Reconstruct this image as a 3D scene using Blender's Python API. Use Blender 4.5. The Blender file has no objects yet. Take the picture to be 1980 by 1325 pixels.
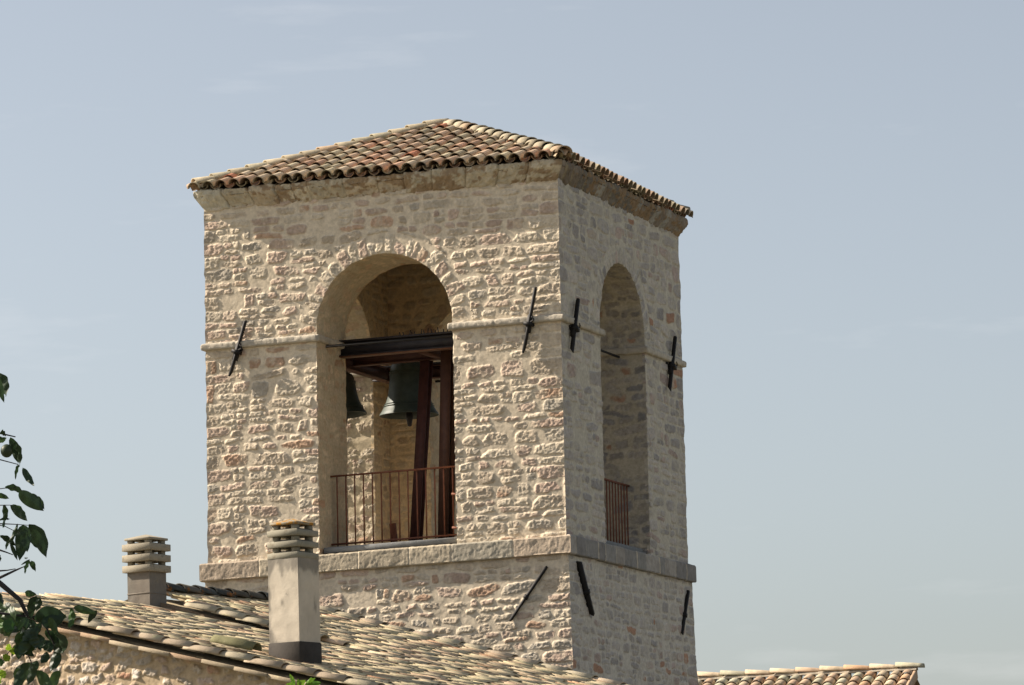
import bpy, bmesh, math, random
import numpy as np
from mathutils import Vector, Matrix

sc = bpy.context.scene
COL = sc.collection
R_ = math.radians

# ------------------------------------------------------------------ camera
CAM = np.array([19.5586, -55.0707, -5.6864])
YAW, PIT, ROL, FPX = -0.3530, 0.1448, -0.0302, 7944.1      # focal length in pixels of a 1980 px wide frame
_f = np.array([math.sin(YAW)*math.cos(PIT), math.cos(YAW)*math.cos(PIT), math.sin(PIT)])
_r = np.array([math.cos(YAW), -math.sin(YAW), 0.0]); _u = np.cross(_r, _f)
_c, _s = math.cos(ROL), math.sin(ROL)
_r, _u = _c*_r+_s*_u, -_s*_r+_c*_u
cd = bpy.data.cameras.new('camera'); cam = bpy.data.objects.new('camera', cd); COL.objects.link(cam)
cd.sensor_width = 36; cd.lens = FPX/1980*36; cd.clip_start = 0.5; cd.clip_end = 6000
cam.matrix_world = Matrix(((_r[0], _u[0], -_f[0], CAM[0]), (_r[1], _u[1], -_f[1], CAM[1]), (_r[2], _u[2], -_f[2], CAM[2]), (0, 0, 0, 1)))
sc.camera = cam

# ------------------------------------------------------------------ sky, sun, exposure
SUN = Vector((-6.25, -.92, 4.8)).normalized()
ELEV, ROT = math.asin(SUN.z), math.atan2(SUN.x, SUN.y)
w = bpy.data.worlds.new('World'); sc.world = w; w.use_nodes = True
nt = w.node_tree; bg = nt.nodes['Background']
sky = nt.nodes.new('ShaderNodeTexSky'); sky.sky_type = 'NISHITA'; sky.sun_disc = False
sky.sun_elevation = ELEV; sky.sun_rotation = ROT; sky.altitude = 300
sky.air_density = 1.0; sky.dust_density = 1.9; sky.ozone_density = 1.5
# thin wisps of cloud, laid out by direction in the sky
geo = nt.nodes.new('ShaderNodeTexCoord')
mp = nt.nodes.new('ShaderNodeMapping'); mp.inputs['Scale'].default_value = (7, 7, 38); mp.inputs['Location'].default_value = (0.4, 0.0, 0.55)
no = nt.nodes.new('ShaderNodeTexNoise'); no.inputs['Scale'].default_value = 1.6; no.inputs['Detail'].default_value = 6; no.inputs['Roughness'].default_value = .55
rp = nt.nodes.new('ShaderNodeValToRGB'); rp.color_ramp.elements[0].position = .60; rp.color_ramp.elements[1].position = .82
mul = nt.nodes.new('ShaderNodeMath'); mul.operation = 'MULTIPLY'; mul.inputs[1].default_value = .2
mx = nt.nodes.new('ShaderNodeMix'); mx.data_type = 'RGBA'
L = nt.links.new
L(geo.outputs['Generated'], mp.inputs[0]); L(mp.outputs[0], no.inputs['Vector']); L(no.outputs['Fac'], rp.inputs[0]); L(rp.outputs[0], mul.inputs[0])
hs = nt.nodes.new('ShaderNodeHueSaturation'); hs.inputs['Saturation'].default_value = .50; hs.inputs['Value'].default_value = 1.0
tn = nt.nodes.new('ShaderNodeVectorMath'); tn.operation = 'MULTIPLY'; tn.inputs[1].default_value = (1.0, .998, .988)   # a slightly hazier blue
L(sky.outputs[0], hs.inputs['Color']); L(hs.outputs[0], tn.inputs[0])
L(mul.outputs[0], mx.inputs['Factor']); L(tn.outputs[0], mx.inputs['A']); mx.inputs['B'].default_value = (8.0, 7.9, 7.9, 1)
L(mx.outputs['Result'], bg.inputs['Color']); bg.inputs['Strength'].default_value = 0.0665
sl = bpy.data.lights.new('sun', 'SUN'); sl.energy = 5.0; sl.angle = R_(0.53); sl.color = (1.0, .885, .745)
so = bpy.data.objects.new('sun', sl); COL.objects.link(so); so.rotation_euler = SUN.to_track_quat('Z', 'Y').to_euler()
sc.view_settings.view_transform = 'Standard'; sc.view_settings.look = 'None'; sc.view_settings.gamma = 1
sc.view_settings.exposure = 1.0
sc.cycles.use_denoising = True

# ------------------------------------------------------------------ helpers
def ray(x, y): return _f + _r*((x-990)/FPX) + _u*((662.5-y)/FPX)
def at_y(x, y, Y):
    v = ray(x, y); return CAM + v*((Y-CAM[1])/v[1])
def at_x(x, y, X):
    v = ray(x, y); return CAM + v*((X-CAM[0])/v[0])
def at_d(x, y, D): return CAM + ray(x, y)*D

def _hash(ix, iy, seed):
    h = (ix.astype(np.int64)*374761393 + iy.astype(np.int64)*668265263 + seed*1442695041) & 0xffffffff
    h = ((h ^ (h >> 13))*1274126177) & 0xffffffff
    h = ((h ^ (h >> 16))*2246822519) & 0xffffffff
    return ((h ^ (h >> 15)) & 0xffffff)/float(0xffffff)
def vnoise(x, y, seed=0):
    x, y = np.broadcast_arrays(np.asarray(x, float), np.asarray(y, float))
    ix, iy = np.floor(x), np.floor(y); fx, fy = x-ix, y-iy
    fx = fx*fx*(3-2*fx); fy = fy*fy*(3-2*fy)
    a, b = _hash(ix, iy, seed), _hash(ix+1, iy, seed); c, d = _hash(ix, iy+1, seed), _hash(ix+1, iy+1, seed)
    return (a*(1-fx)+b*fx)*(1-fy)+(c*(1-fx)+d*fx)*fy
def fbm(x, y, oct=3, seed=0):
    s = 0; a = 1; t = 0
    for i in range(oct):
        s = s + a*vnoise(x*2**i+i*17.3, y*2**i-i*9.1, seed+i*7); t += a; a *= .5
    return np.clip((s/t*2-1)*1.0, -1, 1)
def sm(x, a, b):
    t = np.clip((x-a)/(b-a), 0, 1); return t*t*(3-2*t)

def build(name, V, F, mat, parent=None, col=None, smooth=False, loc=None):
    """one mesh object from arrays: V (n,3), F a list of index arrays of any widths"""
    V = np.asarray(V, np.float32)
    if loc is not None: V = V-np.asarray(loc, np.float32)
    F = [np.asarray(f, np.int32).reshape(-1, np.asarray(f).shape[-1]) for f in F if len(f)]
    me = bpy.data.meshes.new(name); me.vertices.add(len(V)); me.vertices.foreach_set('co', V.ravel())
    nl = sum(f.size for f in F); npoly = sum(len(f) for f in F)
    me.loops.add(nl); me.polygons.add(npoly)
    me.loops.foreach_set('vertex_index', np.concatenate([f.ravel() for f in F]))
    tot = np.concatenate([np.full(len(f), f.shape[1], np.int32) for f in F])
    me.polygons.foreach_set('loop_start', np.concatenate([[0], np.cumsum(tot)[:-1]]).astype(np.int32))
    me.update(calc_edges=True)
    if smooth: me.polygons.foreach_set('use_smooth', np.ones(npoly, bool))
    if col is not None:
        c = np.ones((len(V), 4), np.float32); c[:, :col.shape[1]] = np.clip(col, 0, 1)
        me.attributes.new('Col', 'FLOAT_COLOR', 'POINT').data.foreach_set('color', c.ravel())
    me.validate(); me.materials.append(mat)
    o = bpy.data.objects.new(name, me); COL.objects.link(o)
    if parent: o.parent = parent
    if loc is not None: o.location = loc
    return o
class MB:
    """collects pieces of one mesh"""
    def __init__(s): s.V = []; s.F = []; s.C = []; s.n = 0
    def add(s, V, F, c=(.5, .5, .5)):
        V = np.asarray(V, float); s.V.append(V)
        for f in (F if isinstance(F, list) and len(F) and hasattr(F[0], 'ndim') else [F]):
            f = np.asarray(f)
            if f.size: s.F.append(f+s.n)
        c = np.asarray(c, float); c = np.broadcast_to(c, (len(V), c.shape[-1])) if c.ndim == 1 else c
        s.C.append(c if c.shape[1] == 4 else np.concatenate([c, np.ones((len(c), 1))], 1)); s.n += len(V)
    def box(s, x0, x1, y0, y1, z0, z1, c=(.5, .5, .5), M=None, bev=0):
        if bev:
            b = bev; X = []; 
            for z, k in ((z0, b), (z0+b, 0), (z1-b, 0), (z1, b)):
                X += [(x0+k+b, y0+k, z), (x1-k-b, y0+k, z), (x1-k, y0+k+b, z), (x1-k, y1-k-b, z), (x1-k-b, y1-k, z), (x0+k+b, y1-k, z), (x0+k, y1-k-b, z), (x0+k, y0+k+b, z)]
            V = np.array(X); F = []
            for r in range(3):
                for i in range(8): F.append((r*8+i, r*8+(i+1) % 8, (r+1)*8+(i+1) % 8, (r+1)*8+i))
            Fs = [np.array(F), np.array([[7, 6, 5, 4, 3, 2, 1, 0], [24, 25, 26, 27, 28, 29, 30, 31]])]
        else:
            V = np.array([(x, y, z) for z in (z0, z1) for x, y in ((x0, y0), (x1, y0), (x1, y1), (x0, y1))], float)
            Fs = [np.array([(3, 2, 1, 0), (4, 5, 6, 7), (0, 1, 5, 4), (1, 2, 6, 5), (2, 3, 7, 6), (3, 0, 4, 7)])]
        if M is not None: V = V@np.asarray(M[0]).T+np.asarray(M[1])
        s.add(V, Fs, c); return s
    def beam(s, p, q, w, h, c=(.5, .5, .5), up=(0, 0, 1)):
        p, q = np.array(p, float), np.array(q, float); d = q-p; L = np.linalg.norm(d); d /= L
        a = np.cross(d, up); a /= np.linalg.norm(a); b = np.cross(a, d)
        return s.box(0, L, -w/2, w/2, -h/2, h/2, c, (np.stack([d, a, b], 1), p))
    def ibeam(s, p, q, w, h, c=(.5, .5, .5), up=(0, 0, 1), t=.012):
        p, q = np.array(p, float), np.array(q, float); d = q-p; L = np.linalg.norm(d); d /= L
        a = np.cross(d, up); a /= np.linalg.norm(a); b = np.cross(a, d); M = (np.stack([d, a, b], 1), p)
        s.box(0, L, -w/2, w/2, h/2-t, h/2, c, M); s.box(0, L, -w/2, w/2, -h/2, -h/2+t, c, M)
        return s.box(0.002, L-.002, -t/2, t/2, -h/2+t, h/2-t, c, M)
    def tube(s, pts, rad, c=(.5, .5, .5), n=6):
        P = np.array(pts, float); m = len(P); rad = np.broadcast_to(rad, m)
        T = np.gradient(P, axis=0); T /= np.linalg.norm(T, axis=1)[:, None]+1e-9
        a = np.cross(T, (0.03, .1, 1.0)); a /= np.linalg.norm(a, axis=1)[:, None]+1e-9; b = np.cross(T, a)
        th = np.arange(n)*2*math.pi/n
        V = P[:, None]+rad[:, None, None]*(a[:, None]*np.cos(th)[:, None]+b[:, None]*np.sin(th)[:, None])
        F = [(i*n+j, i*n+(j+1) % n, (i+1)*n+(j+1) % n, (i+1)*n+j) for i in range(m-1) for j in range(n)]
        s.add(V.reshape(-1, 3), [np.array(F), np.array([list(range(n))[::-1]]), np.array([list(range((m-1)*n, m*n))])], c); return s
    def lathe(s, prof, cen, c=(.5, .5, .5), n=32):
        prof = np.array(prof, float); th = np.arange(n)*2*math.pi/n; m = len(prof)
        V = np.stack([prof[:, :1]*np.cos(th), prof[:, :1]*np.sin(th), np.repeat(prof[:, 1:], n, 1)], -1).reshape(-1, 3)+np.array(cen)
        s.add(V, [np.array([(i*n+j, i*n+(j+1) % n, (i+1)*n+(j+1) % n, (i+1)*n+j) for i in range(m-1) for j in range(n)])], c); return s
    def build(s, name, mat, parent=None, smooth=False, warp=None, loc=None):
        V = np.concatenate(s.V)
        if warp: V = warp(V)
        return build(name, V, s.F, mat, parent, np.concatenate(s.C), smooth, loc)
def empty(name, loc=(0, 0, 0), parent=None):
    o = bpy.data.objects.new(name, None); COL.objects.link(o); o.location = loc; o.empty_display_size = .2
    if parent: o.parent = parent
    return o
def tag(o, label=None, cat=None, group=None, kind=None):
    if label: o['label'] = label
    if cat: o['category'] = cat
    if group: o['group'] = group
    if kind: o['kind'] = kind
    return o

def mat(name, rough=.9, bump=.004, bscale=60, var=.25, vscale=9, metal=0, tint=(1, 1, 1), base=None, trans=0, spec=.3, extra=None):
    m = bpy.data.materials.new(name); m.use_nodes = True; n = m.node_tree; p = n.nodes['Principled BSDF']; K = n.links.new
    p.inputs['Roughness'].default_value = rough; p.inputs['Metallic'].default_value = metal
    p.inputs['Specular IOR Level'].default_value = spec
    tc = n.nodes.new('ShaderNodeTexCoord')
    if base is None:
        src = n.nodes.new('ShaderNodeAttribute'); src.attribute_name = 'Col'; src = src.outputs['Color']
    else:
        rgb = n.nodes.new('ShaderNodeRGB'); rgb.outputs[0].default_value = (*base, 1); src = rgb.outputs[0]
    nz = n.nodes.new('ShaderNodeTexNoise'); nz.inputs['Scale'].default_value = vscale; nz.inputs['Detail'].default_value = 7; nz.inputs['Roughness'].default_value = .65
    K(tc.outputs['Object'], nz.inputs['Vector'])
    mr = n.nodes.new('ShaderNodeMapRange'); mr.inputs['From Min'].default_value = .25; mr.inputs['From Max'].default_value = .75
    mr.inputs['To Min'].default_value = 1-var; mr.inputs['To Max'].default_value = 1+var
    K(nz.outputs['Fac'], mr.inputs['Value'])
    vm = n.nodes.new('ShaderNodeVectorMath'); vm.operation = 'SCALE'; K(src, vm.inputs[0]); K(mr.outputs[0], vm.inputs['Scale'])
    out = vm.outputs[0]
    if extra:      # blotches of another colour: (colour, scale, threshold)
        for (ec, es, th) in extra:
            n2 = n.nodes.new('ShaderNodeTexNoise'); n2.inputs['Scale'].default_value = es; n2.inputs['Detail'].default_value = 8; n2.inputs['Roughness'].default_value = .7
            K(tc.outputs['Object'], n2.inputs['Vector'])
            r2 = n.nodes.new('ShaderNodeMapRange'); r2.inputs['From Min'].default_value = th; r2.inputs['From Max'].default_value = th+.09
            K(n2.outputs['Fac'], r2.inputs['Value'])
            mm = n.nodes.new('ShaderNodeMix'); mm.data_type = 'RGBA'; K(r2.outputs[0], mm.inputs['Factor']); K(out, mm.inputs['A']); mm.inputs['B'].default_value = (*ec, 1)
            out = mm.outputs['Result']
    K(out, p.inputs['Base Color'])
    if bump:
        bn = n.nodes.new('ShaderNodeTexNoise'); bn.inputs['Scale'].default_value = bscale; bn.inputs['Detail'].default_value = 6; bn.inputs['Roughness'].default_value = .68
        K(tc.outputs['Object'], bn.inputs['Vector'])
        bp = n.nodes.new('ShaderNodeBump'); bp.inputs['Distance'].default_value = bump; bp.inputs['Strength'].default_value = 1
        
        if base is None:
            al = n.nodes.new('ShaderNodeAttribute'); al.attribute_name = 'Col'; ml = n.nodes.new('ShaderNodeMath'); ml.operation = 'MULTIPLY'
            K(al.outputs['Alpha'], ml.inputs[0]); K(bn.outputs['Fac'], ml.inputs[1]); K(ml.outputs[0], bp.inputs['Height'])
        else: K(bn.outputs['Fac'], bp.inputs['Height'])
        K(bp.outputs[0], p.inputs['Normal'])
    if trans:
        p.inputs['Transmission Weight'].default_value = 0
        tr = n.nodes.new('ShaderNodeBsdfTranslucent'); K(out, tr.inputs['Color']); ms = n.nodes.new('ShaderNodeMixShader'); ms.inputs[0].default_value = trans
        K(p.outputs[0], ms.inputs[1]); K(tr.outputs[0], ms.inputs[2]); K(ms.outputs[0], n.nodes['Material Output'].inputs['Surface'])
    return m
M_STONE = mat('rubble_stone', .93, .017, 52, .25, 20, spec=.12)
M_DRESS = mat('dressed_stone', .93, .006, 50, .22, 10, spec=.15, extra=[((.20, .14, .08), 7, .66)])
M_TILE = mat('clay_tile', .9, .005, 55, .25, 13, spec=.15, extra=[((.36, .33, .22), 6, .61), ((.14, .12, .09), 11, .66)])
M_OLD = mat('weathered_tile', .93, .006, 50, .22, 11, spec=.12, extra=[((.54, .47, .29), 4, .57), ((.44, .24, .12), 5, .68), ((.27, .22, .15), 22, .60)])
M_MOSS = mat('mossy_ridge_tile', .95, .008, 40, .35, 12, spec=.1, extra=[((.32, .13, .03), 5, .56)])
M_IRON = mat('black_iron', .6, .002, 80, .3, 20, base=(.02, .018, .017), spec=.2)
M_STEEL = mat('brown_painted_steel', .6, .001, 80, .3, 9, spec=.35)
M_RUST = mat('rusty_paint', .75, .001, 90, .3, 12, base=(.17, .064, .036))
M_BRONZE = mat('bell_bronze', .55, .001, 40, .3, 8, spec=.4)
M_CONC = mat('chimney_concrete', .93, .003, 70, .16, 8, spec=.15, extra=[((.20, .175, .13), 8, .58)])
M_PLAST = mat('chimney_render', .93, .003, 40, .12, 5, spec=.15, extra=[((.22, .20, .16), 9, .66)])
M_LICHEN = mat('lichened_cap', .95, .006, 60, .3, 30, spec=.1, extra=[((.36, .175, .03), 16, .46)])
M_LEAD = mat('lead_flashing', .8, .004, 14, .3, 8, spec=.15)
M_LEAF = mat('tree_leaf', .5, 0, 30, .25, 12, trans=.25, spec=.4)
M_BARK = mat('bark', .9, .004, 60, .3, 20, base=(.045, .04, .042))
M_WOOD = mat('old_wood', .85, .002, 40, .3, 14, base=(.20, .12, .06))
M_GROUND = mat('dry_grass', .95, 0, 5, .3, .3, base=(.13, .12, .08))

# ------------------------------------------------------------------ rubble masonry, as real relief
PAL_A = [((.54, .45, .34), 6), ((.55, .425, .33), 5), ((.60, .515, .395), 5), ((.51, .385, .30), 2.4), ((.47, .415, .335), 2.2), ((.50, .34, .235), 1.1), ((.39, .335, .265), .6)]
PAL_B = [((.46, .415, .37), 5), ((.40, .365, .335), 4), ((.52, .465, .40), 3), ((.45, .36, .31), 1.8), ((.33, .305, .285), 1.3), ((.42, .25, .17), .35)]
PAL_H = [((.55, .48, .40), 4), ((.50, .39, .31), 3), ((.45, .385, .31), 3), ((.65, .59, .52), 2.2), ((.46, .27, .18), .8), ((.36, .30, .24), 1)]
MORT = np.array((.64, .545, .41))
def pick(rng, pal):
    wts = np.array([p[1] for p in pal]); c = np.array(pal[rng.choice(len(pal), p=wts/wts.sum())][0]); return c*rng.uniform(.88, 1.12)
def courses(rng, u0, u1, v0, v1, rh, wd, quoins=True, chaos=.25):
    out = []; v = v0; k = 0
    while v < v1:
        h = rng.uniform(*rh)*(1.25 if rng.random() < .12 else 1); u = u0-rng.uniform(0, .05); first = True; gap = rng.uniform(.012, .03)
        while u < u1:
            last = u1-u < wd[1]*.9
            ww = rng.uniform(*wd)*(1.5 if rng.random() < .1 else 1)*(.6+.4*h/rh[1])
            if quoins and first: ww = rng.uniform(.30, .5) if k % 2 else rng.uniform(.16, .28)
            if quoins and last: ww = u1-u+.03 if u1-u < .55 else (u1-u)-(rng.uniform(.34, .5) if k % 2 else rng.uniform(.18, .3))
            ww = max(ww, .08)
            isq = quoins and (first or u+ww > u1)
            if not isq and h > .15 and rng.random() < .35*(1+chaos):
                hh = h*rng.uniform(.38, .6)
                out.append((u+ww/2, v+hh/2, ww*rng.uniform(.78, .95)/2, hh*.84/2, rng.normal(0, .05)))
                w2 = ww*rng.uniform(.4, .6)
                out.append((u+w2/2, v+hh+(h-hh)/2, w2*.86/2, (h-hh)*.82/2, rng.normal(0, .07)))
                out.append((u+w2+(ww-w2)/2, v+hh+(h-hh)/2, (ww-w2)*.86/2, (h-hh)*.82/2, rng.normal(0, .07)))
            elif isq or rng.random() > .07:
                f = .97 if isq else rng.uniform(.68, .95); g = .93 if isq else rng.uniform(.62, .95)
                cu = u+ww/2
                if isq and first: cu -= .05; ww2 = ww+.1
                elif isq: cu += .05; ww2 = ww+.1
                else: ww2 = ww
                out.append((cu, v+h/2+(0 if isq else rng.normal(0, .006)), ww2*f/2, (h-gap)*g/2, rng.normal(0, .05*(not isq))*(1+2*chaos)))
            u += ww+(0 if isq else rng.uniform(.0, .03)); first = False
        v += h; k += 1
    return out
def masonry(U, V, stones, seed, pal, amp=1.0, mort=MORT, polar=None, rough=1.0, warp=1.0):
    """relief height and colour on the regular grid U,V (2-D arrays) from a list of stones"""
    rng = np.random.default_rng(seed); ny, nx = U.shape; du = U[0, 1]-U[0, 0]; dv = V[1, 0]-V[0, 0]
    wu = U+warp*(.024*fbm(U*6, V*6, 2, seed+1)+.017*fbm(U*15, V*15, 2, seed+2)+.011*fbm(U*34, V*34, 2, seed+31))
    wv = V+warp*(.022*fbm(U*.8, V*.8, 2, seed+3)+.013*fbm(U*7, V*7, 2, seed+4)+.010*fbm(U*17, V*17, 2, seed+5)+.008*fbm(U*36, V*36, 2, seed+32))
    D = np.full(U.shape, -1.0); T = np.zeros(U.shape); C = np.zeros(U.shape+(3,)); C[:] = mort
    if polar: pu, pv, R0, R1 = polar; rr = np.hypot(wu-pu, wv-pv); inring = (rr < R1) & (wv > pv)
    def lay(i0, i1, j0, j1, X, Y, hw, hh, mask=None):
        p = rng.uniform(2.2, 7); X = X*(1+rng.normal(0, .10)*Y/hh)+rng.normal(0, .14)*Y; Y = Y*(1+rng.normal(0, .10)*np.clip(X/hw, -1, 1)); d = 1-((np.abs(X)/hw)**p+(np.abs(Y)/hh)**p)**(1/p)
        d = d*min(hw, hh); cur = D[j0:j1, i0:i1]; ok = (d > cur) & (d > -.03)
        if mask is not None: ok &= mask
        tx, ty = rng.normal(0, .06, 2); hgt = rng.uniform(.1, 1.2)
        t = np.clip(tx*X+ty*Y, -.012, .012)+.011*hgt; cur[ok] = d[ok]; T[j0:j1, i0:i1][ok] = t[ok]; C[j0:j1, i0:i1][ok] = pick(rng, pal)
    for (cu, cv, hw, hh, ro) in stones:
        e = .07; i0 = int(max(0, (cu-hw-e-U[0, 0])/du)); i1 = int(min(nx, (cu+hw+e-U[0, 0])/du+1)); j0 = int(max(0, (cv-hh-e-V[0, 0])/dv)); j1 = int(min(ny, (cv+hh+e-V[0, 0])/dv+1))
        if i1 <= i0 or j1 <= j0: continue
        x = wu[j0:j1, i0:i1]-cu; y = wv[j0:j1, i0:i1]-cv; c, s = math.cos(ro), math.sin(ro)
        lay(i0, i1, j0, j1, c*x+s*y, -s*x+c*y, hw, hh, (~inring[j0:j1, i0:i1]) if polar else None)
    if polar:
        th = 0.02
        while th < math.pi:
            dt = rng.uniform(.07, .2); rm = R0+rng.uniform(.16, R1-R0)
            A = (np.arctan2(wv-pv, wu-pu)-(th+dt/2))*rr; Rr = rr-(R0+rm)/2
            lay(0, nx, 0, ny, np.where(inring, A, 9), Rr, dt*R0*.44, (rm-R0)/2, inring); th += dt
    inside = sm(D, -.004, .007); bev = sm(D, -.004, .010)
    crag = .007*fbm(U*8, V*12, 3, seed+8)+.0085*(.6-2.2*np.abs(fbm(U*15, V*24, 3, seed+9)))+.009*fbm(U*34, V*42, 2, seed+10)
    H = amp*(bev*(T+rough*crag)+(1-bev)*(.005*fbm(U*9, V*9, 3, seed+12)+.002*fbm(U*30, V*30, 2, seed+33)-.001))
    C = C*inside[..., None]+np.asarray(mort)*(1-inside[..., None])
    C = C*(1+.13*fbm(U*11, V*11, 3, seed+13)[..., None]*np.array((1, 1.05, 1.15)))
    # mortar smeared over some stone faces
    sme = (sm(fbm(U*5, V*5, 4, seed+14), .02, .30)*.6)[..., None]; C = C*(1-sme)+np.asarray(mort)*sme*.97
    return H, np.concatenate([C, (.12+.88*inside*(1-.5*sme[..., 0]))[..., None]], -1)
def gridfaces(ny, nx, keep=None, flip=False):
    idx = np.arange(ny*nx).reshape(ny, nx); F = np.stack([idx[:-1, :-1], idx[:-1, 1:], idx[1:, 1:], idx[1:, :-1]], -1)
    if keep is not None: F = F[keep]
    F = F.reshape(-1, 4)
    return F[:, ::-1] if flip else F

# ------------------------------------------------------------------ bell tower
W = 5.6; TH = 1.1; OU = 2.8; OR_ = 1.03; ZS = 3.32; WT = 5.27
SIDES = [dict(O=(-W, 0), u=(1, 0), n=(0, -1)), dict(O=(0, 0), u=(0, 1), n=(1, 0)), dict(O=(0, W), u=(-1, 0), n=(0, 1)), dict(O=(-W, W), u=(0, -1), n=(-1, 0))]
def warp(P):
    P = P.copy(); x, y, z = P[:, 0].copy(), P[:, 1].copy(), P[:, 2].copy()
    w0 = np.clip(1-np.abs(z)/3, 0, 1); wt = np.clip((z-3)/2.2, 0, 1); zz = np.maximum(z, 0)
    P[:, 0] += .0066*zz; P[:, 1] += .0045*zz
    P[:, 2] += w0*(.029+np.clip(x, -W, 0)*.0136-.0018*np.clip(y, 0, W))+wt*(-.022-.0098*np.clip(x, -W, 0)+.002*np.clip(y, 0, W))
    return P
def place(sd, U, off, Z):
    O, u, n = (np.array(sd[k], float) for k in ('O', 'u', 'n'))
    return np.stack([O[0]+u[0]*U+n[0]*off, O[1]+u[1]*U+n[1]*off, Z], -1)
OPN = [(2.855, 1.075, 3.275), (2.755, 1.03, 3.335), (2.80, 1.03, 3.32), (2.80, 1.03, 3.32)]
def jag(s, k): return .010*fbm(s*9+k*31, s*0+k, 2, 77+k)
def open_sd(U, V, k):
    OU, OR_, ZS = OPN[k]
    s = np.where(V < ZS, np.where(U < OU, V, 2*ZS+math.pi*OR_-V), ZS+OR_*(math.pi-np.arctan2(V-ZS, U-OU)))
    wv = jag(s, k)
    sd = np.where(V < ZS, np.abs(U-OU)-(OR_+wv), np.hypot(U-OU, V-ZS)-(OR_+wv))
    gu = np.where(V < ZS, np.sign(U-OU), (U-OU)/(np.hypot(U-OU, V-ZS)+1e-6)); gv = np.where(V < ZS, 0, (V-ZS)/(np.hypot(U-OU, V-ZS)+1e-6))
    return sd, gu, gv
def cornerh(Z, c): return .008+.015*fbm(Z*7, Z*0+c*5, 3, 900+c)
tower = empty('bell_tower', (-2.8, 2.8, 0))
tower.location = (0, 0, 0)
tag(tower, 'tall square rubble stone bell tower with arched openings and a hipped tile roof', 'bell tower')

def wall_face(mb, k, u0, u1, v0, v1, step, seed, pal, opening, amp, outer=True, mort=MORT, off0=0.0, batter=0.0, rh=(.10, .225), wd=(.15, .56), rough=1.0):
    OU, OR_, ZS = OPN[k]
    sd = SIDES[k]; nx = int(round((u1-u0)/step))+1; ny = int(round((v1-v0)/step))+1
    U, V = np.meshgrid(np.linspace(u0, u1, nx), np.linspace(v0, v1, ny)); rng = np.random.default_rng(seed)
    st = courses(rng, u0, u1, v0-.05, v1, rh, wd, quoins=outer)
    H, C = masonry(U, V, st, seed, pal, amp, mort, polar=(OU, ZS, OR_, OR_+.30) if opening else None, rough=rough)
    if outer:
        H[:, 0] = cornerh(V[:, 0], k)*amp; H[:, -1] = cornerh(V[:, -1], (k+1) % 4)*amp
        H[:, 1] = H[:, 1]*.6+H[:, 0]*.4; H[:, -2] = H[:, -2]*.6+H[:, -1]*.4
    keep = None; Us, Vs = U.copy(), V.copy()
    if opening:
        s, gu, gv = open_sd(U, V, k); sn = (np.abs(s) < step*.75)
        Us = np.where(sn, U-gu*s, U); Vs = np.where(sn, V-gv*s, V); s2 = np.where(sn, 0, s)
        keep = (s2[:-1, :-1] > -1e-6) & (s2[1:, :-1] > -1e-6) & (s2[:-1, 1:] > -1e-6) & (s2[1:, 1:] > -1e-6)
    off = off0+H+batter*(v1-V) if outer else -TH-H
    Up = Us.copy()
    if outer:    # the two corner columns travel out diagonally so that neighbouring sides meet
        o0 = off0+batter*(v1-V); f = (U-u0)/(u1-u0); Up = Us+(f*2-1)*o0; Up[:, 0] -= H[:, 0]; Up[:, -1] += H[:, -1]
    P = place(sd, Up, off, Vs).reshape(-1, 3); F = gridfaces(ny, nx, keep, flip=not outer)
    mb.add(P, F, C.reshape(-1, C.shape[-1]))
    if opening:  # skirt behind the cut edge
        e = np.concatenate([F[:, [0, 1]], F[:, [1, 2]], F[:, [2, 3]], F[:, [3, 0]]]); key = np.sort(e, 1); key = key[:, 0].astype(np.int64)*(ny*nx)+key[:, 1]
        _, inv, cnt = np.unique(key, return_inverse=True, return_counts=True); be = e[cnt[inv] == 1]
        uu, vv = U.ravel(), V.ravel(); m = (np.abs(uu[be]-OU) < 1.2).all(1) & (vv[be] > v0+.001).any(1) & (vv[be] < ZS+1.3).all(1); be = be[m]
        n = np.array([*sd['n'], 0.0]); dd = -n*(.035+amp*.02) if outer else n*.05
        ids = np.unique(be); mp_ = -np.ones(ny*nx, int); mp_[ids] = np.arange(len(ids))
        mb.add(np.concatenate([P[ids], P[ids]+dd]), np.stack([mp_[be[:, 1]], mp_[be[:, 0]], mp_[be[:, 0]]+len(ids), mp_[be[:, 1]]+len(ids)], -1), np.tile(C.reshape(-1, C.shape[-1])[ids], (2, 1)))
def reveal(mb, k, seed, pal, mort, ampf, step=.02):
    OU, OR_, ZS = OPN[k]
    L_ = 2*ZS+math.pi*OR_; ns = int(L_/step); ntt = int(TH/step)
    S, T = np.meshgrid(np.linspace(0, L_, ns), np.linspace(0, TH, ntt)); rng = np.random.default_rng(seed)
    st = [(b, a, hh, hw, r) for (a, b, hw, hh, r) in courses(rng, 0, TH, 0, L_, (.10, .22), (.16, .5), quoins=False)]
    H, C = masonry(S, T, st, seed, pal, 1, mort)
    H = H*ampf(S)
    H = H*sm(T, 0, .02)*sm(TH-T, 0, .02)
    wv = jag(S, k); rad = OR_+wv-H
    th = math.pi-(S-ZS)/OR_
    U = np.where(S < ZS, OU-rad, np.where(S > ZS+math.pi*OR_, OU+rad, OU+rad*np.cos(th)))
    V = np.where(S < ZS, S, np.where(S > ZS+math.pi*OR_, L_-S, ZS+rad*np.sin(th)))
    P = place(SIDES[k], U, -T, V).reshape(-1, 3)
    mb.add(P, gridfaces(ntt, ns, flip=False), C.reshape(-1, C.shape[-1]))

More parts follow.
